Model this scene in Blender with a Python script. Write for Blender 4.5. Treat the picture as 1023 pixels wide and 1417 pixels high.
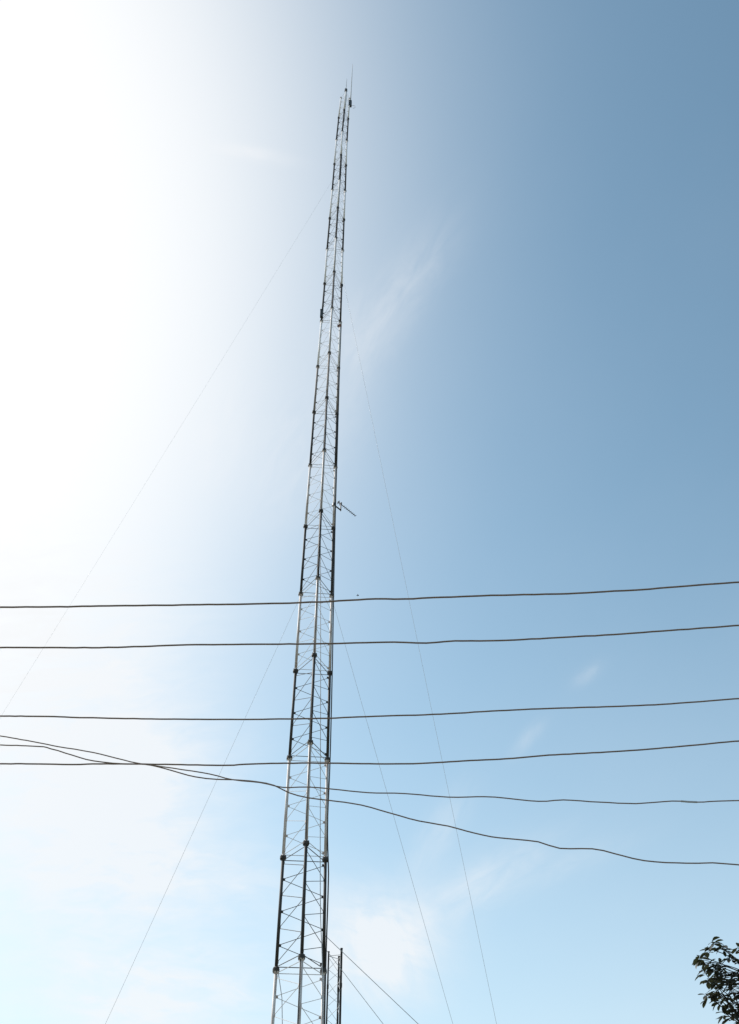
import bpy, bmesh, math, random
from mathutils import Vector, Matrix, Euler

random.seed(7)
SC = bpy.context.scene
COL = SC.collection
for o in list(bpy.data.objects):
    bpy.data.objects.remove(o)

# ------------------------------------------------------------------ camera
cam = bpy.data.cameras.new('camera')
cam.sensor_fit = 'VERTICAL'
cam.sensor_height = 36.0
cam.lens = 1293.6 / 1417 * 36.0
cam.shift_x = -14.5 / 1417
cam.shift_y = -6.5 / 1417
cam.clip_start = 0.1
cam.clip_end = 5000
cam_o = bpy.data.objects.new('camera', cam)
COL.objects.link(cam_o)
cam_o.location = (0, 0, 1.6)
PITCH, ROLL = 0.754555, -0.006754
cam_o.rotation_euler = (Matrix.Rotation(PITCH, 3, 'X') @ Matrix.Rotation(math.pi / 2, 3, 'X')
                        @ Matrix.Rotation(ROLL, 3, 'Z')).to_euler()
SC.camera = cam_o

# ------------------------------------------------------------------ sun and sky
SUN_EL, SUN_AZ = math.radians(41.0), math.radians(-62.0)      # azimuth from +Y towards +X
SUN_DIR = Vector((math.sin(SUN_AZ) * math.cos(SUN_EL), math.cos(SUN_AZ) * math.cos(SUN_EL), math.sin(SUN_EL)))
sun = bpy.data.lights.new('sun', 'SUN')
sun.energy = 4.0
sun.angle = math.radians(0.53)
sun.color = (1.0, 0.96, 0.91)
sun_o = bpy.data.objects.new('sun', sun)
COL.objects.link(sun_o)
sun_o.location = (-20, 10, 40)
sun_o.rotation_euler = SUN_DIR.to_track_quat('Z', 'Y').to_euler()

world = bpy.data.worlds.new('World')
SC.world = world
world.use_nodes = True
NT = world.node_tree
NT.nodes.clear()


def nd(kind, **kw):
    n = NT.nodes.new(kind)
    for k, v in kw.items():
        setattr(n, k, v)
    return n


def put(sock, v):
    if isinstance(v, bpy.types.NodeSocket):
        NT.links.new(v, sock)
    else:
        sock.default_value = v


def mth(op, a, b=None, c=None, clamp=False):
    n = nd('ShaderNodeMath', operation=op, use_clamp=clamp)
    put(n.inputs[0], a)
    if b is not None:
        put(n.inputs[1], b)
    if c is not None:
        put(n.inputs[2], c)
    return n.outputs[0]


def dot(v, w):
    n = nd('ShaderNodeVectorMath', operation='DOT_PRODUCT')
    put(n.inputs[0], v)
    put(n.inputs[1], tuple(w))
    return n.outputs['Value']


def mixc(f, a, b):
    n = nd('ShaderNodeMix', data_type='RGBA')
    put(n.inputs['Factor'], f)
    put(n.inputs['A'], a)
    put(n.inputs['B'], b)
    return n.outputs['Result']


SKY_STRENGTH = 0.15
sky = nd('ShaderNodeTexSky', sky_type='NISHITA', sun_disc=False)
sky.sun_elevation = SUN_EL
sky.sun_rotation = SUN_AZ
sky.altitude = 0
sky.air_density = 1.0
sky.dust_density = 0.5
sky.ozone_density = 1.0

tc = nd('ShaderNodeTexCoord')
DIR = tc.outputs['Generated']
SKY_TINT = (1.345, 1.505, 1.253)             # white balance of the print, with extra sky brightness multiplied in
HAZE_WHITE = (1.05, 1.05, 1.05)
tint = nd('ShaderNodeVectorMath', operation='MULTIPLY')
put(tint.inputs[0], sky.outputs[0])
put(tint.inputs[1], SKY_TINT)

# thin bright haze: thickest round the sun and towards the horizon, nearly clear elsewhere
s_ang = mth('MAXIMUM', dot(DIR, SUN_DIR), 0.0)
sep = nd('ShaderNodeSeparateXYZ')
put(sep.inputs[0], DIR)
zz = mth('SUBTRACT', 1.0, mth('MAXIMUM', sep.outputs['Z'], 0.0))
fh = mth('SUBTRACT', 1.0, mth('POWER', 2.71828, mth('MULTIPLY', mth('POWER', zz, 4.02), -1.85)))
col = mixc(fh, tint.outputs[0], tuple(c / SKY_STRENGTH for c in (0.70, 0.765, 0.875)) + (1.0,))
fs = mth('SUBTRACT', 1.0, mth('POWER', 2.71828, mth('MULTIPLY', mth('POWER', s_ang, 11.77), -10.46)))
col = mixc(fs, col, tuple(c / SKY_STRENGTH for c in HAZE_WHITE) + (1.0,))

# thin cirrus: each band has a centre direction, a direction along, one across, its half-lengths and its density
CIRRUS = [
    ((-0.1252, 0.4346, 0.8919), (0.9748, 0.221, 0.0292), (-0.1845, 0.8731, -0.4513), 0.0358, 0.0061, 0.6),
    ((0.0223, 0.5565, 0.8305), (-0.5846, 0.6811, -0.4408), (-0.811, -0.4757, 0.3405), 0.0771, 0.0268, 0.27),
    ((-0.0285, 0.6053, 0.7955), (-0.3714, 0.7324, -0.5706), (-0.9281, -0.3116, 0.2039), 0.0548, 0.0363, 0.26),
    ((-0.085, 0.6865, 0.7221), (-0.5149, 0.5902, -0.6217), (-0.853, -0.4247, 0.3033), 0.0782, 0.0472, 0.26),
    ((0.2143, 0.8188, 0.5326), (-0.7984, 0.461, -0.3873), (-0.5627, -0.3422, 0.7525), 0.0176, 0.0072, 0.22),
    ((0.1497, 0.8626, 0.4833), (-0.6906, 0.441, -0.5731), (-0.7075, -0.248, 0.6618), 0.022, 0.0079, 0.22),
    ((-0.0077, 0.9501, 0.3117), (-0.9576, -0.0968, 0.2714), (0.2881, -0.2964, 0.9106), 0.0583, 0.0424, 0.8),
    ((0.0868, 0.9299, 0.3574), (0.8967, -0.2292, 0.3785), (0.4339, 0.2877, -0.8538), 0.0833, 0.0223, 0.42),
    ((0.0559, 0.9124, 0.4055), (-0.5522, 0.3666, -0.7488), (-0.8318, -0.1821, 0.5243), 0.0492, 0.0157, 0.26),
    ((-0.1945, 0.9104, 0.365), (0.9755, 0.2186, -0.0254), (-0.103, 0.3511, -0.9306), 0.1057, 0.0386, 0.62),
    ((-0.2505, 0.8606, 0.4435), (0.9647, 0.1835, 0.1888), (0.0811, 0.4751, -0.8762), 0.0911, 0.0583, 0.8),
    ((-0.2066, 0.9386, 0.2765), (0.971, 0.2315, -0.0602), (-0.1205, 0.256, -0.9591), 0.112, 0.0437, 0.75),
    ((-0.3248, 0.7913, 0.518), (0.9396, 0.2076, 0.2721), (0.1078, 0.5751, -0.8109), 0.1156, 0.1388, 1.05),
    ((-0.2868, 0.8852, 0.3664), (0.9579, 0.2592, 0.1236), (0.0145, 0.3864, -0.9222), 0.1177, 0.082, 0.75),
    ((-0.24, 0.9378, 0.2507), (0.9708, 0.2335, 0.0561), (-0.0059, 0.2568, -0.9664), 0.1118, 0.0401, 0.5),
    ((-0.0042, 0.9523, 0.3052), (-0.431, -0.2771, 0.8587), (0.9023, -0.1279, 0.4116), 0.0447, 0.0519, 0.6),
    ((-0.0577, 0.9465, 0.3176), (0.0631, -0.314, 0.9473), (0.9963, 0.0747, -0.0416), 0.0509, 0.028, 0.3),
    ((0.1916, 0.9081, 0.3723), (0.9088, -0.3075, 0.2822), (0.3707, 0.2843, -0.8842), 0.0619, 0.0129, 0.14),
    ((-0.1783, 0.6553, 0.734), (0.3514, -0.6544, 0.6695), (0.9191, 0.3773, -0.1136), 0.0707, 0.0449, 0.3),
]
dens = None
for i, (c, al, ac, hl, hw, st) in enumerate(CIRRUS):
    u, v = dot(DIR, al), dot(DIR, ac)
    front = mth('GREATER_THAN', dot(DIR, c), 0.3)
    un, vn = mth('DIVIDE', u, hl), mth('DIVIDE', v, hw)
    comb = nd('ShaderNodeCombineXYZ')
    put(comb.inputs[0], mth('MULTIPLY', u, 9.0))
    put(comb.inputs[1], mth('MULTIPLY', v, 26.0))
    comb.inputs[2].default_value = i * 3.7
    nz = nd('ShaderNodeTexNoise')
    put(nz.inputs['Vector'], comb.outputs[0])
    nz.inputs['Scale'].default_value = 2.2
    nz.inputs['Detail'].default_value = 8.0
    nz.inputs['Roughness'].default_value = 0.58
    nz.inputs['Distortion'].default_value = 0.6
    n1 = mth('MULTIPLY', mth('SUBTRACT', nz.outputs['Fac'], 0.34), 3.0, clamp=True)
    r2 = mth('ADD', mth('MULTIPLY', un, un), mth('MULTIPLY', vn, vn))
    g = mth('POWER', 2.71828, mth('MULTIPLY', r2, -1.0))
    w = mth('MULTIPLY', mth('MULTIPLY', g, front), mth('MULTIPLY', mth('MULTIPLY_ADD', n1, 0.66, 0.34), st))
    dens = w if dens is None else mth('ADD', dens, w)
# a faint general veil of high cloud over the whole sky
vz = mth('ADD', mth('MAXIMUM', sep.outputs['Z'], 0.02), 0.12)
vc = nd('ShaderNodeCombineXYZ')
put(vc.inputs[0], mth('DIVIDE', sep.outputs['X'], vz))
put(vc.inputs[1], mth('DIVIDE', mth('MULTIPLY', sep.outputs['Y'], 0.6), vz))
vn_ = nd('ShaderNodeTexNoise')
put(vn_.inputs['Vector'], vc.outputs[0])
vn_.inputs['Scale'].default_value = 1.3
vn_.inputs['Detail'].default_value = 6.0
veil = mth('MULTIPLY', mth('SUBTRACT', vn_.outputs['Fac'], 0.42), 0.22, clamp=True)
dens = mth('ADD', dens, veil)
dens = mth('MINIMUM', dens, 0.8)
CLOUD = tuple(c / SKY_STRENGTH for c in (0.93, 0.945, 0.965)) + (1.0,)
col = mixc(dens, col, CLOUD)

bg = nd('ShaderNodeBackground')
put(bg.inputs['Color'], col)
bg.inputs['Strength'].default_value = SKY_STRENGTH
wo = nd('ShaderNodeOutputWorld')
NT.links.new(bg.outputs[0], wo.inputs['Surface'])

SC.view_settings.view_transform = 'Standard'
SC.view_settings.look = 'None'
SC.view_settings.gamma = 1
SC.view_settings.exposure = 0.0
SC.view_settings.use_curve_mapping = False

# ------------------------------------------------------------------ helpers


def material(name, base, rough=0.6, metal=0.0, var=0.25, scale=8.0, second=None, bump=0.0, stretch=(1, 1, 1), amount=0.5):
    """Principled material whose colour wanders between base and second with a noise in object space."""
    m = bpy.data.materials.new(name)
    m.use_nodes = True
    nt = m.node_tree
    b = nt.nodes['Principled BSDF']
    b.inputs['Roughness'].default_value = rough
    b.inputs['Metallic'].default_value = metal
    t = nt.nodes.new('ShaderNodeTexCoord')
    mp = nt.nodes.new('ShaderNodeMapping')
    mp.inputs['Scale'].default_value = stretch
    nt.links.new(t.outputs['Object'], mp.inputs[0])
    n = nt.nodes.new('ShaderNodeTexNoise')
    n.inputs['Scale'].default_value = scale
    n.inputs['Detail'].default_value = 6.0
    nt.links.new(mp.outputs[0], n.inputs['Vector'])
    r = nt.nodes.new('ShaderNodeValToRGB')
    r.color_ramp.elements[0].position = 0.5 - amount / 2
    r.color_ramp.elements[1].position = 0.5 + amount / 2
    sc = second if second else tuple(c * (1 - var) for c in base)
    r.color_ramp.elements[0].color = (*sc, 1)
    r.color_ramp.elements[1].color = (*base, 1)
    nt.links.new(n.outputs['Fac'], r.inputs[0])
    nt.links.new(r.outputs[0], b.inputs['Base Color'])
    if bump:
        bp = nt.nodes.new('ShaderNodeBump')
        bp.inputs['Strength'].default_value = bump
        bp.inputs['Distance'].default_value = 0.02
        nt.links.new(n.outputs['Fac'], bp.inputs['Height'])
        nt.links.new(bp.outputs[0], b.inputs['Normal'])
    return m


def rusted(m):
    """adds brown rust patches where the paint noise is lowest"""
    r = [n for n in m.node_tree.nodes if n.type == 'VALTORGB'][0].color_ramp
    e = r.elements.new(max(0.02, r.elements[0].position - 0.06))
    c = r.elements[0].color[:]
    r.elements[0].color = (0.24, 0.13, 0.08, 1)
    r.elements[1].position = r.elements[0].position + 0.09
    r.elements[1].color = (0.45, 0.36, 0.31, 1)
    return m


M = {
    'dark': material('dark_band_paint', (0.050, 0.042, 0.036), 0.65, 0, scale=5, second=(0.028, 0.025, 0.022), stretch=(1, 1, 0.5)),
    'white': rusted(material('white_band_paint', (0.72, 0.69, 0.675), 0.55, 0, scale=6, second=(0.44, 0.39, 0.365), stretch=(3, 3, 0.4), amount=0.36)),
    'lit_white': material('lit_white_band_paint', (0.88, 0.85, 0.835), 0.5, 0, scale=6, second=(0.74, 0.69, 0.67), stretch=(3, 3, 0.4)),  # white band paint with the sky glow put into its colour, upper sections
    'weather': material('weathered_band_paint', (0.36, 0.32, 0.29), 0.6, 0, scale=5, second=(0.16, 0.12, 0.10), stretch=(3, 3, 0.5)),
    'rod_dark': material('dark_rod_paint', (0.11, 0.105, 0.10), 0.6, 0, scale=9),
    'rod_white': material('white_rod_paint', (0.72, 0.71, 0.72), 0.55, 0, scale=9, second=(0.5, 0.47, 0.45)),
    'rod_grey': material('grey_rod_paint', (0.24, 0.23, 0.225), 0.6, 0, scale=9),  # lighter grey for the dark-band rods of the upper sections
    'steel': material('galvanised_strand', (0.50, 0.51, 0.53), 0.5, 0.2, scale=30),
    'cable': material('black_cable_sheath', (0.030, 0.029, 0.028), 0.5, 0, scale=14),
    'wire': material('weathered_wire_sheath', (0.30, 0.21, 0.165), 0.7, 0, scale=10, second=(0.17, 0.12, 0.096)),
    'dark_steel': material('dark_matt_steel', (0.034, 0.031, 0.029), 0.85, 0, scale=9),
    'box': material('dark_box_enamel', (0.045, 0.05, 0.052), 0.5, 0, scale=12),
    'rust': material('rusty_clamp_steel', (0.26, 0.12, 0.075), 0.8, 0, scale=25, second=(0.12, 0.06, 0.04)),
    'fibre': material('pale_glass_fibre', (0.62, 0.62, 0.64), 0.5, 0, scale=10),
    'pale_cable': material('pale_cable_sheath', (0.45, 0.46, 0.48), 0.5, 0, scale=12),
    'bark': material('grey_bark', (0.10, 0.085, 0.07), 0.9, 0, scale=18, second=(0.05, 0.042, 0.036), bump=0.6, stretch=(1, 1, 0.3)),
    'concrete': material('weathered_concrete', (0.36, 0.35, 0.33), 0.9, 0, scale=5, bump=0.3),
    'earth': material('dry_grass_and_earth', (0.085, 0.10, 0.045), 0.95, 0, scale=0.6, second=(0.16, 0.13, 0.085), bump=0.5, amount=0.35),
    'feather': material('dark_feathers', (0.03, 0.03, 0.03), 0.8, 0, scale=20),
}


def leaf_material(name, base, second, rough):
    m = material(name, base, rough, 0, scale=7, second=second)
    nt = m.node_tree
    b = nt.nodes['Principled BSDF']
    ramp = [n for n in nt.nodes if n.type == 'VALTORGB'][0]
    tr = nt.nodes.new('ShaderNodeBsdfTranslucent')
    tr.inputs['Color'].default_value = (0.07, 0.085, 0.03, 1)
    mx = nt.nodes.new('ShaderNodeMixShader')
    mx.inputs[0].default_value = 0.18
    out = [n for n in nt.nodes if n.type == 'OUTPUT_MATERIAL'][0]
    nt.links.new(b.outputs[0], mx.inputs[1])
    nt.links.new(tr.outputs[0], mx.inputs[2])
    nt.links.new(mx.outputs[0], out.inputs['Surface'])
    return m


LEAVES = [leaf_material('leaf_green', (0.066, 0.070, 0.054), (0.042, 0.045, 0.038), 0.5),
          leaf_material('leaf_dark_green', (0.052, 0.055, 0.046), (0.034, 0.037, 0.031), 0.5),
          leaf_material('leaf_brownish', (0.075, 0.062, 0.040), (0.045, 0.040, 0.028), 0.5)]


def obj(name, bm, mat, parent=None, smooth=False, **props):
    if isinstance(bm, bmesh.types.BMesh):
        me = bpy.data.meshes.new(name)
        bm.to_mesh(me)
        bm.free()
        if smooth:
            for p in me.polygons:
                p.use_smooth = True
        for mt in (mat if isinstance(mat, (list, tuple)) else [mat]):
            me.materials.append(mt)
    else:
        me = bm
    o = bpy.data.objects.new(name, me)
    COL.objects.link(o)
    if parent:
        o.parent = parent
    for k, v in props.items():
        o[k] = v
    return o


def thing(name, label, category, loc=(0, 0, 0), group=None):
    o = bpy.data.objects.new(name, None)
    COL.objects.link(o)
    o.empty_display_size = 0.3
    o.location = loc
    return tag(o, label, category, group)


def tag(o, label, category, group=None):
    o['label'] = label
    o['category'] = category
    if group:
        o['group'] = group
    return o


def add_tube(bm, pts, radius, sides=8, cap=True):
    """Sweep a round section along pts; radius is a number or one per point."""
    pts = [Vector(p) for p in pts]
    n = len(pts)
    rad = radius if isinstance(radius, (list, tuple)) else [radius] * n
    up = None
    rings = []
    for i, p in enumerate(pts):
        t = (pts[min(i + 1, n - 1)] - pts[max(i - 1, 0)]).normalized()
        if up is None:
            up = t.orthogonal().normalized()
        else:
            up = (up - t * up.dot(t)).normalized()
        side = t.cross(up)
        rings.append([bm.verts.new(p + (up * math.cos(a) + side * math.sin(a)) * rad[i])
                      for a in (2 * math.pi * k / sides for k in range(sides))])
    for a, b in zip(rings[:-1], rings[1:]):
        for k in range(sides):
            bm.faces.new((a[k], a[(k + 1) % sides], b[(k + 1) % sides], b[k]))
    if cap:
        bm.faces.new(list(reversed(rings[0])))
        bm.faces.new(rings[-1])
    return bm


def tube(pts, radius, sides=8):
    return add_tube(bmesh.new(), pts, radius, sides)


def add_box(bm, centre, size, rot=None, bevel=0.0):
    g = bmesh.ops.create_cube(bm, size=1.0)
    vs = g['verts']
    mt = Matrix.Translation(Vector(centre)) @ (rot.to_4x4() if rot else Matrix.Identity(4)) @ Matrix.Diagonal((*size, 1))
    bmesh.ops.transform(bm, matrix=mt, verts=vs)
    if bevel:
        es = list({e for v in vs for e in v.link_edges})
        bmesh.ops.bevel(bm, geom=es, offset=bevel, segments=2, affect='EDGES')
    return bm


def spline(pts, step=0.08):
    """Catmull-Rom through the points."""
    P = [Vector(p) for p in pts]
    P = [P[0] * 2 - P[1]] + P + [P[-1] * 2 - P[-2]]
    out = []
    for i in range(1, len(P) - 2):
        a, b, c, d = P[i - 1:i + 3]
        n = max(2, int((c - b).length / step))
        for k in range(n):
            t = k / n
            out.append(0.5 * ((2 * b) + (c - a) * t + (2 * a - 5 * b + 4 * c - d) * t * t + (3 * b - a - 3 * c + d) * t ** 3))
    out.append(P[-2].copy())
    return out


# ------------------------------------------------------------------ ground
bm = bmesh.new()
bmesh.ops.create_grid(bm, x_segments=60, y_segments=60, size=1500)
obj('ground', bm, M['earth'], kind='structure')

# ------------------------------------------------------------------ the tall mast
# joints between its three-metre sections: centre x, height, side of the triangle
JOINT = {-3: (-1.975, 0.30, 1.30), -2: (-1.995, 3.24, 1.26), -1: (-2.018, 6.22, 1.22)}
JOINT.update(dict(enumerate([
    (-2.042, 9.16, 1.181), (-2.073, 12.003, 1.141), (-2.1, 14.946, 1.108), (-2.11, 17.927, 1.072), (-2.125, 20.963, 1.041),
    (-2.138, 24.01, 0.997), (-2.134, 27.124, 0.962), (-2.141, 30.191, 0.923), (-2.132, 33.105, 0.88), (-2.114, 36.353, 0.845),
    (-2.103, 39.294, 0.798), (-2.103, 42.288, 0.767), (-2.087, 45.201, 0.727), (-2.065, 48.132, 0.689), (-2.058, 50.977, 0.648),
    (-2.042, 53.899, 0.608), (-2.004, 56.742, 0.572), (-1.949, 59.521, 0.539)])))
MY, PHI = 24.577, 0.11085
LEG_ANGLE = {'left': math.radians(150) + PHI, 'near': math.radians(270) + PHI, 'right': math.radians(30) + PHI}
BASE = Vector((-1.975, MY, 0.0))


def leg_at(which, z):
    ks = sorted(JOINT)
    k = max([q for q in ks if JOINT[q][1] <= z] or [ks[0]])
    k = min(k, ks[-2])
    a, b = JOINT[k], JOINT[k + 1]
    t = (z - a[1]) / (b[1] - a[1])
    x, w = a[0] + (b[0] - a[0]) * t, a[2] + (b[2] - a[2]) * t
    r = w / math.sqrt(3)
    an = LEG_ANGLE[which]
    return Vector((x + r * math.cos(an), MY + r * math.sin(an), z))


BAND = {-3: 'white', -2: 'dark', -1: 'white', 0: 'dark', 1: 'white', 2: 'dark', 3: 'white', 4: 'dark', 5: 'white', 6: 'dark',
        7: 'weather', 8: 'white', 9: 'dark', 10: 'white', 11: 'dark', 12: 'white', 13: 'dark', 14: 'white', 15: 'dark', 16: 'white'}
mast = thing('radio_mast', 'tall slender three-legged lattice mast in dark and white bands, centre of the sky',
             'radio mast', BASE)
LR = 0.043
rest = {'dark': bmesh.new(), 'white': bmesh.new()}
FACES = (('right', 'left'), ('left', 'near'), ('near', 'right'))     # the leg at which each zigzag starts below the upper flange
for k in range(-3, 17):
    z0, z1 = JOINT[k][1], JOINT[k + 1][1]
    H = z1 - z0
    band = BAND[k]
    paint = M['lit_white'] if band == 'white' and k > 6 else M[band]
    rr = (0.0084 if band == 'dark' else 0.0068) - 0.0034 * max(0, k) / 16
    rod = M['rod_dark' if k < 6 else 'rod_grey'] if band == 'dark' else M['rod_white']
    for which in ('left', 'near', 'right'):
        p0, p1 = leg_at(which, z0) - BASE, leg_at(which, z1) - BASE
        ax = (p1 - p0).normalized()
        bm = tube([p0 + ax * 0.02, p1 - ax * 0.02], LR, 14)
        # welded lugs that take the ends of the diagonals
        for f in FACES:
            if which not in f:
                continue
            other = f[1] if f[0] == which else f[0]
            for j in range(7):
                if (j % 2 == 0) != (f[0] == which):
                    continue
                zz_ = z1 - H * (0.06 + 0.1467 * j)
                c = leg_at(which, zz_) - BASE
                d = (leg_at(other, zz_) - BASE - c).normalized()
                rot = Matrix((d, Vector((0, 0, 1)).cross(d), Vector((0, 0, 1)))).transposed()
                add_box(bm, c + d * (LR + 0.018), (0.06, 0.012, 0.07), rot)
        leg = obj('leg', bm, paint, mast)
        leg.data.shade_smooth() if hasattr(leg.data, 'shade_smooth') else None
        for end, sgn in ((p0, 1), (p1, -1)):
            fb = bmesh.new()
            c = end + ax * sgn * 0.002
            add_tube(fb, [c, c + ax * sgn * 0.03], 0.088 - 0.024 * max(0, k) / 16, 16)
            ncol = len(fb.faces)
            add_tube(fb, [c + ax * sgn * 0.031, c + ax * sgn * 0.085], [0.078 - 0.020 * max(0, k) / 16, LR + 0.004], 14)
            ncol2 = len(fb.faces)
            u = ax.orthogonal().normalized()
            v = ax.cross(u)
            for b in range(6):
                q = c + (u * math.cos(b * math.pi / 3) + v * math.sin(b * math.pi / 3)) * (0.074 - 0.018 * max(0, k) / 16)
                add_tube(fb, [q + ax * sgn * 0.028, q + ax * sgn * 0.06], 0.011, 6)
            for i_, f_ in enumerate(fb.faces):
                f_.material_index = 1 if ncol <= i_ < ncol2 else 0
            obj('flange', fb, [M['dark'], paint], leg)
    for fi, (a, b) in enumerate(FACES):
        for zz_ in (z0 + 0.075, z1 - 0.075):
            obj('horizontal_brace', tube([leg_at(a, zz_) - BASE, leg_at(b, zz_) - BASE], rr * 1.3, 6), rod, mast)
        for j in range(6):
            za, zb = z1 - H * (0.06 + 0.1467 * j), z1 - H * (0.06 + 0.1467 * (j + 1))
            s, e = (a, b) if j % 2 == 0 else (b, a)
            ps, pe = leg_at(s, za) - BASE, leg_at(e, zb) - BASE
            d = (pe - ps).normalized()
            ps, pe = ps + d * (LR + 0.02), pe - d * (LR + 0.02)
            if -1 <= k <= 14:
                obj('diagonal_brace', tube([ps, pe], rr, 6), rod, mast)
            else:
                add_tube(rest['dark' if band == 'dark' else 'white'], [ps, pe], rr, 6)
for kk, bm in rest.items():
    obj('diagonal_bracing', bm, M['rod_' + kk], mast, kind='stuff')
bm = bmesh.new()
add_box(bm, (0, 0, 0.13), (2.2, 2.0, 0.30), bevel=0.03)
obj('foundation', bm, M['concrete'], mast)

# cables strapped to the mast
out = (leg_at('right', 12) - Vector((JOINT[1][0], MY, 12))).normalized()
pts = []
for z, off in ((0.35, 0.05), (5, 0.06), (9, 0.06), (10.5, 0.085), (11.6, 0.10), (12.3, 0.065), (13.2, 0.045), (15, 0.085), (18, 0.085),
               (21, 0.07), (24.9, 0.06), (28, 0.06), (33, 0.055), (36.2, 0.05)):
    pts.append(leg_at('right', z) - BASE + Vector((0.92, -0.38, 0)) * off)
obj('feeder_cable', tube(spline(pts, 0.4), 0.018, 8), M['cable'], mast, smooth=True)
pts = [leg_at('near', z) - BASE + Vector((o, 0.055 * s, 0)) for z, o, s in
       ((0.35, -.02, -1), (12, -.01, -1), (24, .0, -1), (36, .01, -1), (45, .045, -1), (51, .05, 1), (54, -.045, 1), (55.5, .05, 1), (57, .05, 1), (58.6, .055, 1), (59.3, .03, 1))]
obj('feeder_cable', tube(spline(pts, 0.4), 0.013, 8), M['cable'], mast, smooth=True)
pts = [Vector((JOINT[5][0] + 0.02, MY, 23.9)), Vector((-1.88, MY, 17.9)), Vector((-1.62, MY - 0.05, 11)), Vector((-1.47, MY - 0.05, 8.5)), Vector((-1.2, MY - 0.05, 0.35))]
obj('earth_lead', tube(spline([p - BASE for p in pts], 0.5), 0.012, 6), M['pale_cable'], mast, smooth=True)
pts = [leg_at('left', 9.15) + Vector((0.05, 0.02, 0)), leg_at('left', 7.6) + Vector((0.26, 0.05, 0)), leg_at('left', 0.4) + Vector((0.55, 0.1, 0))]
obj('earth_lead', tube(spline([p - BASE for p in pts], 0.5), 0.010, 6), M['pale_cable'], mast, smooth=True)

# clamp with rusty bolts below the right-hand flange
bm = bmesh.new()
c = leg_at('right', 36.1) - BASE
add_tube(bm, [c - Vector((0, 0, 0.09)), c + Vector((0, 0, 0.09))], 0.066, 12)
add_box(bm, c + Vector((-0.085, -0.02, 0)), (0.09, 0.03, 0.16))
obj('clamp', bm, M['rust'], mast)

# box clamped to the left leg
c = leg_at('left', 36.75)
bx = thing('junction_box', 'slim dark box clamped to the left leg of the banded mast, above mid height', 'box', c + Vector((-0.01, -0.11, -0.27)))
bm = bmesh.new()
add_box(bm, (0, 0, 0.27), (0.125, 0.11, 0.52), bevel=0.012)
obj('housing', bm, M['box'], bx)
bm = bmesh.new()
add_box(bm, (0, 0, 0.555), (0.145, 0.13, 0.03), bevel=0.006)
obj('lid', bm, M['box'], bx)
bm = bmesh.new()
for z in (0.12, 0.42):
    add_box(bm, (0.005, 0.085, z), (0.13, 0.07, 0.035))
obj('bracket', bm, M['rod_dark'], bx)

# aerials at the top
c = leg_at('right', 58.75)
ant = thing('whip_antenna', 'long thin pale whip antenna on a small dark box at the mast top', 'antenna',
            c + Vector((0.05, 0.02, -0.22)))
bm = bmesh.new()
add_box(bm, (0, 0, 0.33), (0.19, 0.17, 0.70), bevel=0.015)
obj('mounting_box', bm, M['box'], ant)
obj('whip', tube([(0.02, 0, 0.66), (0.03, 0, 2.6), (0.045, 0, 4.4), (0.06, 0, 6.3)], [0.030, 0.027, 0.022, 0.014], 8), M['fibre'], ant, smooth=True)
obj('collar', tube([(0.02, 0, 0.64), (0.02, 0, 0.80)], 0.042, 10), M['box'], ant)
loop = [Vector((0.06 + 0.115 * (1 - math.cos(a)) + 0.02, -0.02 + 0.04 * math.sin(a * 0.5), 0.02 - 0.09 + 0.17 * math.sin(a) - 0.05 * a / 6))
        for a in [i * 0.35 for i in range(15)]]
obj('cable_loop', tube(spline(loop, 0.05), 0.012, 6), M['pale_cable'], ant, smooth=True)

c = leg_at('near', 59.521)
rd = thing('rod_antenna', 'short thin rod standing on the near leg at the mast top, beside the long whip', 'antenna', c)
obj('clamp', tube([(0, 0, -0.10), (0, 0, 0.16)], 0.085, 12), M['box'], rd)
obj('rod', tube([(0, 0, 0.10), (0.01, 0, 0.9), (0.02, 0, 1.75)], [0.018, 0.016, 0.012], 8), M['steel'], rd, smooth=True)

# small yagi on an arm half way up
c = leg_at('right', 25.16)
yg = thing('yagi_antenna', 'small black many-element aerial on a bent arm, sticking out right from the mast', 'antenna', c)
hd = Vector((0.63, 0.775, 0)).normalized()
sd = Vector((hd.y, -hd.x, 0))
elbow = hd * 0.36 + Vector((0, 0, 0.0))
obj('arm', tube([(-0.02, -0.01, 0), elbow], 0.026, 10), M['cable'], yg)
bm = tube([elbow + Vector((0, 0, -0.04)), elbow + Vector((0, 0, 0.37))], 0.024, 10)
obj('upright', bm, M['cable'], yg)
bm = bmesh.new()
add_tube(bm, [Vector((0, 0, -0.07)), Vector((0, 0, 0.07))], 0.062, 12)
obj('clamp', bm, M['cable'], yg)
top = elbow + Vector((0, 0, 0.30))
obj('boom', tube([top - hd * 0.14, top + hd * 0.84], 0.0145, 8), M['cable'], yg)
for i in range(8):
    q = top + hd * (0.16 + 0.096 * i)
    L = 0.066 - 0.002 * i
    obj('director', tube([q - sd * L, q + sd * L], 0.007, 6), M['cable'], yg)
bm = tube([top - hd * 0.01 + Vector((0, 0, 0.05)) - sd * 0.055, top - hd * 0.01 + Vector((0, 0, 0.05)) + sd * 0.055], 0.010, 6)
add_tube(bm, [top - hd * 0.01 - Vector((0, 0, 0.03)) - sd * 0.055, top - hd * 0.01 - Vector((0, 0, 0.035)) + sd * 0.055], 0.010, 6)
for s in (-1, 1):
    add_tube(bm, [top - hd * 0.01 + Vector((0, 0, 0.05)) + sd * 0.055 * s, top - hd * 0.01 - Vector((0, 0, 0.035)) + sd * 0.055 * s], 0.010, 6)
obj('dipole', bm, M['cable'], yg)
bm = bmesh.new()
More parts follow.
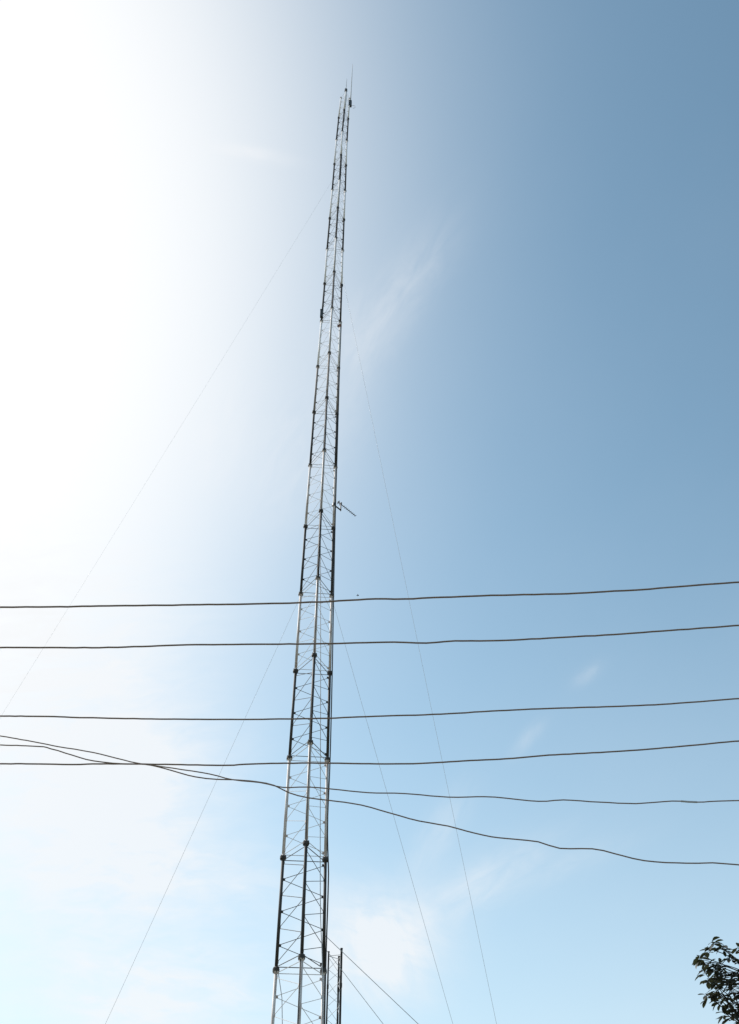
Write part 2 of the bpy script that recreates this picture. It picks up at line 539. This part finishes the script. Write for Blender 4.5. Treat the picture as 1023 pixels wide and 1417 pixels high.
for z in (-0.045, 0.0, 0.045):
    add_tube(bm, [top - hd * 0.13 + Vector((0, 0, z)) - sd * 0.06, top - hd * 0.13 + Vector((0, 0, z)) + sd * 0.06], 0.010, 6)
add_tube(bm, [top - hd * 0.13 + Vector((0, 0, -0.055)), top - hd * 0.13 + Vector((0, 0, 0.055))], 0.014, 6)
obj('reflector', bm, M['cable'], yg)

# ------------------------------------------------------------------ guy wires


def guy(attach, azimuth, dist, sag, r, label):
    a = Vector(attach)
    d = math.radians(azimuth)
    g = Vector((BASE.x - 0.06 + dist * math.cos(d), MY + dist * math.sin(d), 0.02))
    n = 40
    pts = []
    for i in range(n + 1):
        t = i / n
        p = a.lerp(g, t)
        p.z -= sag * 4 * t * (1 - t)
        pts.append(p - a)
    o = obj('guy_wire', tube(pts, r, 6), M['steel'], smooth=True)
    o.location = a
    tag(o, label, 'guy wire', 'thin guy wires of the mast')


GUYS = True
guy(leg_at('left', 49.3), 150, 25.1, 0.25, 0.0025, 'longest faint guy wire, slanting down left from near the mast top across the bright glow')
guy(leg_at('left', 20.9), 150, 10.2, 0.08, 0.0042, 'thin guy wire slanting down left from the lower mast to the bottom of the sky')
guy(leg_at('right', 40.3), 45, 9.6, 0.12, 0.0046, 'thin guy wire running down right of the mast, farthest right at the bottom')
guy(leg_at('right', 20.9), 45, 9.3, 0.05, 0.0045, 'thin guy wire running down right of the lower mast, inside the longer one')
guy(leg_at('right', 10.05), 30, 16.8, 0.05, 0.0075, 'low guy wire right of the small dark lattice, the farther right of two')
guy(leg_at('right', 9.75), 30, 11.5, 0.04, 0.0065, 'low guy wire passing close behind the small dark lattice mast, left of its twin')

# ------------------------------------------------------------------ the small mast behind
SB = Vector((-1.60, 30.0, 0.0))
small = thing('lattice_mast', 'small dark lattice mast, only its top showing beside the foot of the tall one', 'radio mast', SB)
SL = [Vector((-0.05, 0.0, 0)), Vector((0.255, 0.279, 0)), Vector((0.345, -0.127, 0))]
ST = [11.22, 11.17, 11.27]
dx = 0.0
for p, h, r in zip(SL, ST, (0.024, 0.029, 0.033)):
    bm = tube([p + Vector((0, 0, 0.1)), p + Vector((-0.002, 0, h))], r, 10)
    for zz_ in [1.2 + 1.5 * i for i in range(7)]:
        add_tube(bm, [p + Vector((0, 0, zz_)), p + Vector((0, 0, zz_ + 0.12))], r + 0.007, 10)
    lg = obj('leg', bm, M['dark_steel'], small)
    obj('leg_cap', tube([p + Vector((-0.002, 0, h + 0.002)), p + Vector((-0.002, 0, h + 0.035))], r + 0.006, 10), M['dark_steel'], lg)
for a, b in ((0, 1), (1, 2), (2, 0)):
    z, i = 11.08, 0
    bmj = bmesh.new()
    while z > 0.4:
        nz = z - 0.34
        s, e = (a, b) if i % 2 == 0 else (b, a)
        tb = tube([SL[s] + Vector((0, 0, z)), SL[e] + Vector((0, 0, nz))], 0.0052, 6)
        obj('diagonal_brace', tb, M['steel'], small)
        z, i = nz, i + 1
    bmj.free()
    obj('horizontal_brace', tube([SL[a] + Vector((0, 0, 11.12)), SL[b] + Vector((0, 0, 11.12))], 0.008, 6), M['steel'], small)
bm = bmesh.new()
add_box(bm, (0.18, 0.05, 0.05), (1.0, 1.0, 0.16), bevel=0.03)
obj('foundation', bm, M['concrete'], small)

# ------------------------------------------------------------------ wires across the street: x, z along a line at distance y
WIRES = {
    'W1': (8.4, [(-3.985, 7.996), (-3.061, 8.004), (-1.844, 8.014), (-1.032, 8.027), (-0.382, 8.058), (-0.056, 8.08), (0.27, 8.073), (0.597, 8.09), (1.253, 8.116), (1.745, 8.127), (2.238, 8.138), (2.653, 8.166), (3.069, 8.193), (3.573, 8.241), (4.045, 8.279)]),
    'W2': (9.2, [(-4.212, 8.005), (-3.233, 7.998), (-2.294, 8.026), (-0.921, 8.03), (-0.406, 8.037), (0.152, 8.048), (0.539, 8.029), (0.884, 8.057), (1.4, 8.058), (2.006, 8.09), (2.79, 8.136), (3.581, 8.198), (4.255, 8.251)]),
    'W3': (10.7, [(-4.625, 7.973), (-3.923, 7.947), (-2.886, 7.917), (-1.76, 7.904), (-0.73, 7.912), (-0.075, 7.938), (0.677, 7.959), (1.621, 8.011), (2.284, 8.038), (3.233, 8.063), (3.903, 8.101), (4.638, 8.161)]),
    'W4': (12.0, [(-4.993, 7.987), (-4.341, 7.971), (-3.937, 7.979), (-3.226, 7.968), (-2.21, 7.944), (-1.807, 7.963), (-0.997, 7.969), (0.32, 7.948), (1.132, 7.986), (1.743, 8.015), (2.359, 8.066), (3.284, 8.115), (4.114, 8.177), (5.017, 8.261)]),
    'D1': (11.0, [(-4.663, 7.791), (-4.224, 7.699), (-3.734, 7.607), (-3.145, 7.454), (-2.67, 7.38), (-2.197, 7.296), (-1.894, 7.215), (-1.542, 7.173), (-1.245, 7.107), (-0.935, 7.11), (-0.533, 7.068), (-0.169, 7.026), (0.284, 7.013), (0.825, 6.961), (1.277, 6.963), (1.546, 6.942), (1.946, 6.896), (2.263, 6.913), (2.709, 6.881), (3.154, 6.859), (3.61, 6.889), (3.92, 6.872), (4.383, 6.888)]),
    'D2': (11.05, [(-4.664, 7.74), (-4.331, 7.696), (-4.026, 7.6), (-3.727, 7.516), (-3.345, 7.472), (-3.016, 7.459), (-2.676, 7.366), (-2.387, 7.284), (-2.106, 7.247), (-1.902, 7.24), (-1.596, 7.213), (-1.362, 7.157), (-1.173, 7.058), (-0.932, 6.989), (-0.668, 6.953), (-0.26, 6.888), (0.1, 6.781), (0.455, 6.676), (0.808, 6.609), (1.025, 6.543), (1.328, 6.468), (1.502, 6.448), (1.892, 6.401), (2.144, 6.318), (2.535, 6.311), (2.786, 6.252), (3.133, 6.161), (3.626, 6.127), (3.886, 6.13), (4.191, 6.11)]),
}


def street_wire(name, key, r, label, category, group, left, right, jit):
    y, pts = WIRES[key]
    rnd = random.Random(key)
    P = [(x, y, z) for x, z in pts]
    (x0, z0), (x1, z1) = pts[0], pts[-1]
    for d in left:
        P.insert(0, (x0 - d[0], y, z0 + d[1]))
    for d in right:
        P.append((x1 + d[0], y, z1 + d[1]))
    S = spline(P, 0.10)
    for p in S:
        p.z += rnd.uniform(-jit, jit)
        p.y += rnd.uniform(-jit, jit)
    mid = Vector((0, y, z0))
    o = obj(name, tube([p - mid for p in S], r, 8), M['wire'], smooth=True)
    o.location = mid
    for sx, hw in SPLICE.get(key, ()):
        near = [p - mid for p in S if abs(p.x - sx) < hw]
        obj('splice', tube(near, r * 1.55, 8), M['pale_cable'] if key == 'D1' else M['rust'], o)
    return tag(o, label, category, group)


SPLICE = {'D1': ((3.80, 0.13),)}
PL = 'power lines across the sky'
ext_l = [(2, 0.02), (6, 0.10), (12, 0.45), (20, 1.2)]
ext_r = [(1.2, 0.10), (4, 0.42), (9, 1.1), (16, 2.2)]
street_wire('power_line', 'W1', 0.0102, 'topmost of the four dark wires crossing the sky in front of the mast', 'power line', PL, ext_l, ext_r, 0.002)
street_wire('power_line', 'W2', 0.0102, 'second dark wire from the top crossing the sky in front of the mast', 'power line', PL, ext_l, ext_r, 0.002)
street_wire('power_line', 'W3', 0.0102, 'third dark wire from the top, well below the upper two and rising right', 'power line', PL, ext_l, ext_r, 0.002)
street_wire('power_line', 'W4', 0.0112, 'lowest of the four near-level wires, crossed at left by two sagging cables', 'power line', PL, ext_l, ext_r, 0.002)
street_wire('drop_cable', 'D1', 0.0078, 'thin wavy cable that levels out at right, upper of the two crossing cables', 'cable', 'sagging cables below the power lines',
            [(2, 0.38), (6, 1.1), (12, 2.2)], [(1.5, 0.0), (5, 0.1), (10, 0.5)], 0.0015)
street_wire('drop_cable', 'D2', 0.0082, 'thin wavy cable that drops away to the right, lowest of all the wires', 'cable', 'sagging cables below the power lines',
            [(2, 0.10), (6, 0.5), (12, 1.3)], [(1.5, -0.15), (5, -0.5), (10, -0.9)], 0.0015)

# ------------------------------------------------------------------ bird
bd = thing('bird', 'tiny black bird far off, just above the topmost wire right of the mast', 'bird', (-2.44, 80.0, 63.78))
bm = bmesh.new()
bmesh.ops.create_uvsphere(bm, u_segments=10, v_segments=8, radius=0.055)
bmesh.ops.scale(bm, vec=(2.0, 1.0, 0.9), verts=bm.verts)
for s in (-1, 1):
    vs = [bm.verts.new(v) for v in ((0.05, 0.03 * s, 0.02), (0.0, 0.13 * s, 0.07), (-0.04, 0.21 * s, 0.03), (-0.05, 0.12 * s, 0.05), (-0.05, 0.03 * s, 0.02))]
    bm.faces.new(vs)
vs = [bm.verts.new(v) for v in ((-0.09, 0.015, 0), (-0.19, 0.04, 0), (-0.19, -0.04, 0), (-0.09, -0.015, 0))]
bm.faces.new(vs)
obj('body', bm, M['feather'], bd)

# ------------------------------------------------------------------ tree at the lower right
TB = Vector((5.75, 13.35, 0.0))
tree = thing('tree', 'dark broad-leaved tree poking in at the lower right corner of the picture', 'tree', TB)


def branch_pts(a, b, bow, n=7):
    a, b = Vector(a), Vector(b)
    o = Vector((random.uniform(-1, 1), random.uniform(-1, 1), random.uniform(0.2, 1))) * bow
    return [a.lerp(b, i / n) + o * math.sin(math.pi * i / n) for i in range(n + 1)]


CR = Vector((0.0, 0.0, 3.1))
tp = [Vector((0.05, 0, -0.1)), Vector((0.02, 0.02, 0.5)), Vector((-0.05, 0.0, 1.3)), Vector((0.02, 0.03, 2.2)), CR]
obj('trunk', tube(spline(tp, 0.2), [0.19 - 0.06 * min(1, i / 16) for i in range(len(spline(tp, 0.2)))], 12), M['bark'], tree, smooth=True)
LIMB = [Vector(v) - TB for v in ((4.75, 13.2, 4.75), (5.1, 13.3, 5.35), (5.9, 12.6, 5.5), (6.5, 13.6, 5.4), (6.9, 13.0, 4.7), (5.7, 14.2, 5.3), (4.75, 13.1, 4.35), (6.2, 14.0, 5.9))]
for q in LIMB:
    pts = branch_pts(CR - Vector((0, 0, 0.15)), q, 0.15)
    obj('limb', tube(pts, [0.075 - 0.060 * i / (len(pts) - 1) for i in range(len(pts))], 8), M['bark'], tree, smooth=True)


def leaf_mesh(L, W, fold, droop, mat):
    prof = [(0.0, 0.03), (0.12, 0.25), (0.35, 0.72), (0.6, 1.0), (0.82, 0.85), (0.95, 0.42), (1.0, 0.0)]
    bm = bmesh.new()
    mid, lf, rt = [], [], []
    for t, w in prof:
        z = -droop * t * t * L
        mid.append(bm.verts.new((t * L, 0, z)))
        if w:
            lf.append(bm.verts.new((t * L, w * W / 2, z + fold * w * W / 2)))
            rt.append(bm.verts.new((t * L, -w * W / 2, z + fold * w * W / 2)))
    for i in range(len(prof) - 1):
        for side, flip in ((lf, False), (rt, True)):
            vs = [mid[i], mid[i + 1]] + ([side[i + 1]] if i + 1 < len(side) else []) + [side[i]]
            bm.faces.new(vs if not flip else list(reversed(vs)))
    me = bpy.data.meshes.new('leaf')
    bm.to_mesh(me)
    bm.free()
    me.materials.append(mat)
    for p in me.polygons:
        p.use_smooth = True
    return me


LM = [leaf_mesh(0.145, 0.060, 0.25, 0.18, LEAVES[0]), leaf_mesh(0.130, 0.056, 0.35, 0.3, LEAVES[1]), leaf_mesh(0.115, 0.044, 0.2, 0.1, LEAVES[1]),
      leaf_mesh(0.135, 0.058, 0.4, 0.35, LEAVES[0]), leaf_mesh(0.110, 0.042, 0.3, 0.25, LEAVES[2])]


def rosette(tip, axis, n):
    """n leaf transforms round a twig tip"""
    axis = axis.normalized()
    u = axis.orthogonal().normalized()
    v = axis.cross(u)
    res = []
    a0 = random.uniform(0, 6.28)
    for i in range(n):
        a = a0 + i * 2.399
        el = random.uniform(-0.3, 0.5)
        d = (u * math.cos(a) + v * math.sin(a)) * math.cos(el) + axis * math.sin(el)
        d.z -= 0.08
        d.normalize()
        s = Vector((0, 0, 1)).cross(d)
        if s.length < 0.1:
            s = u
        s.normalize()
        s = (Matrix.Rotation(random.uniform(-0.5, 0.5), 3, d) @ s).normalized()
        w = d.cross(s)
        sc = random.uniform(0.75, 1.15)
        mt = Matrix((d * sc, s * sc, w * sc)).transposed().to_4x4()
        mt.translation = tip - axis * random.uniform(0.0, 0.07)
        res.append(mt)
    return res


NEAR = [(4.363, 13.0, 5.884), (4.457, 12.95, 5.801), (4.138, 13.0, 5.704), (4.234, 13.05, 5.631), (4.148, 12.95, 5.508), (4.296, 13.0, 5.578),
        (4.417, 13.1, 5.533), (4.517, 12.9, 5.66), (4.29, 13.0, 5.402), (4.509, 13.05, 5.453), (4.12, 13.0, 5.24), (4.244, 12.95, 5.29),
        (4.283, 13.0, 5.154), (4.41, 12.95, 5.145), (4.36, 13.1, 5.273), (4.482, 13.0, 5.28), (4.474, 13.0, 5.077), (4.591, 13.0, 5.514),
        (4.69, 13.0, 5.80), (4.30, 13.1, 5.82), (4.22, 13.1, 5.45), (4.40, 12.9, 5.36), (4.60, 13.1, 5.30), (4.66, 12.9, 5.62), (4.62, 13.0, 5.10)]
FILL = [(4.46, 13.2, 5.66), (4.38, 13.2, 5.60), (4.35, 13.25, 5.48), (4.46, 13.25, 5.50), (4.56, 13.2, 5.42), (4.52, 13.25, 5.20),
        (4.62, 13.1, 5.22), (4.66, 13.2, 5.02), (4.55, 13.1, 4.98), (4.74, 13.2, 5.30), (4.72, 13.0, 5.12), (4.58, 13.2, 5.10), (4.40, 13.1, 5.02), (4.46, 13.0, 4.92), (4.32, 13.1, 5.06), (4.56, 13.0, 4.88)]
verts, faces = [], []
lv = [(0, 0, 0), (0.045, 0.018, 0.004), (0.10, 0.023, -0.002), (0.138, 0, -0.016), (0.10, -0.023, -0.002), (0.045, -0.018, 0.004)]


def loose_leaves(tip, axis, n):
    for mt in rosette(tip, axis, n):
        b = len(verts)
        verts.extend(tuple(mt @ Vector(v)) for v in lv)
        faces.append((b, b + 1, b + 2, b + 3))
        faces.append((b, b + 3, b + 4, b + 5))


twigs = bmesh.new()
for i, q in enumerate(NEAR + FILL):
    tip = Vector(q) - TB
    root = min(LIMB[:2] + [LIMB[6]], key=lambda w: (w - tip).length + max(0, w.z - tip.z) * 2)
    pts = branch_pts(root, tip, 0.10, 6)
    add_tube(twigs, pts, [0.010 - 0.006 * k / 6 for k in range(7)], 6)
    ax = (pts[-1] - pts[-2]).normalized() * 0.25 + Vector((-0.12, 0, 1.0))
    if i >= len(NEAR):
        loose_leaves(tip, ax, 12)
        continue
    for mt in rosette(tip, ax, 12):
        o = obj('leaf', random.choice(LM), None, tree)
        o.matrix_local = mt
# the rest of the crown, outside the photograph
cnt = 0
while cnt < 330:
    d = Vector((random.gauss(0, 1), random.gauss(0, 1), random.gauss(0, 1))).normalized() * (random.uniform(0.45, 1.0) ** 0.6)
    tip = Vector((d.x * 1.35, d.y * 1.35, d.z * 1.15 + 4.95))
    if tip.x + TB.x < 4.85 or d.z < -0.75:
        continue
    root = min(LIMB, key=lambda w: (w - tip).length)
    pts = branch_pts(root, tip, 0.07, 4)
    add_tube(twigs, pts, [0.011 - 0.007 * k / 4 for k in range(5)], 5)
    loose_leaves(tip, (pts[-1] - pts[-2]).normalized() + Vector((0, 0, 0.3)), 12)
    cnt += 1
obj('twigs', twigs, M['bark'], tree, kind='stuff')
me = bpy.data.meshes.new('foliage')
me.from_pydata(verts, [], faces)
me.materials.append(LEAVES[0])
me.materials.append(LEAVES[1])
for i, p in enumerate(me.polygons):
    p.material_index = (i // 24) % 2
obj('foliage', me, None, tree, kind='stuff')
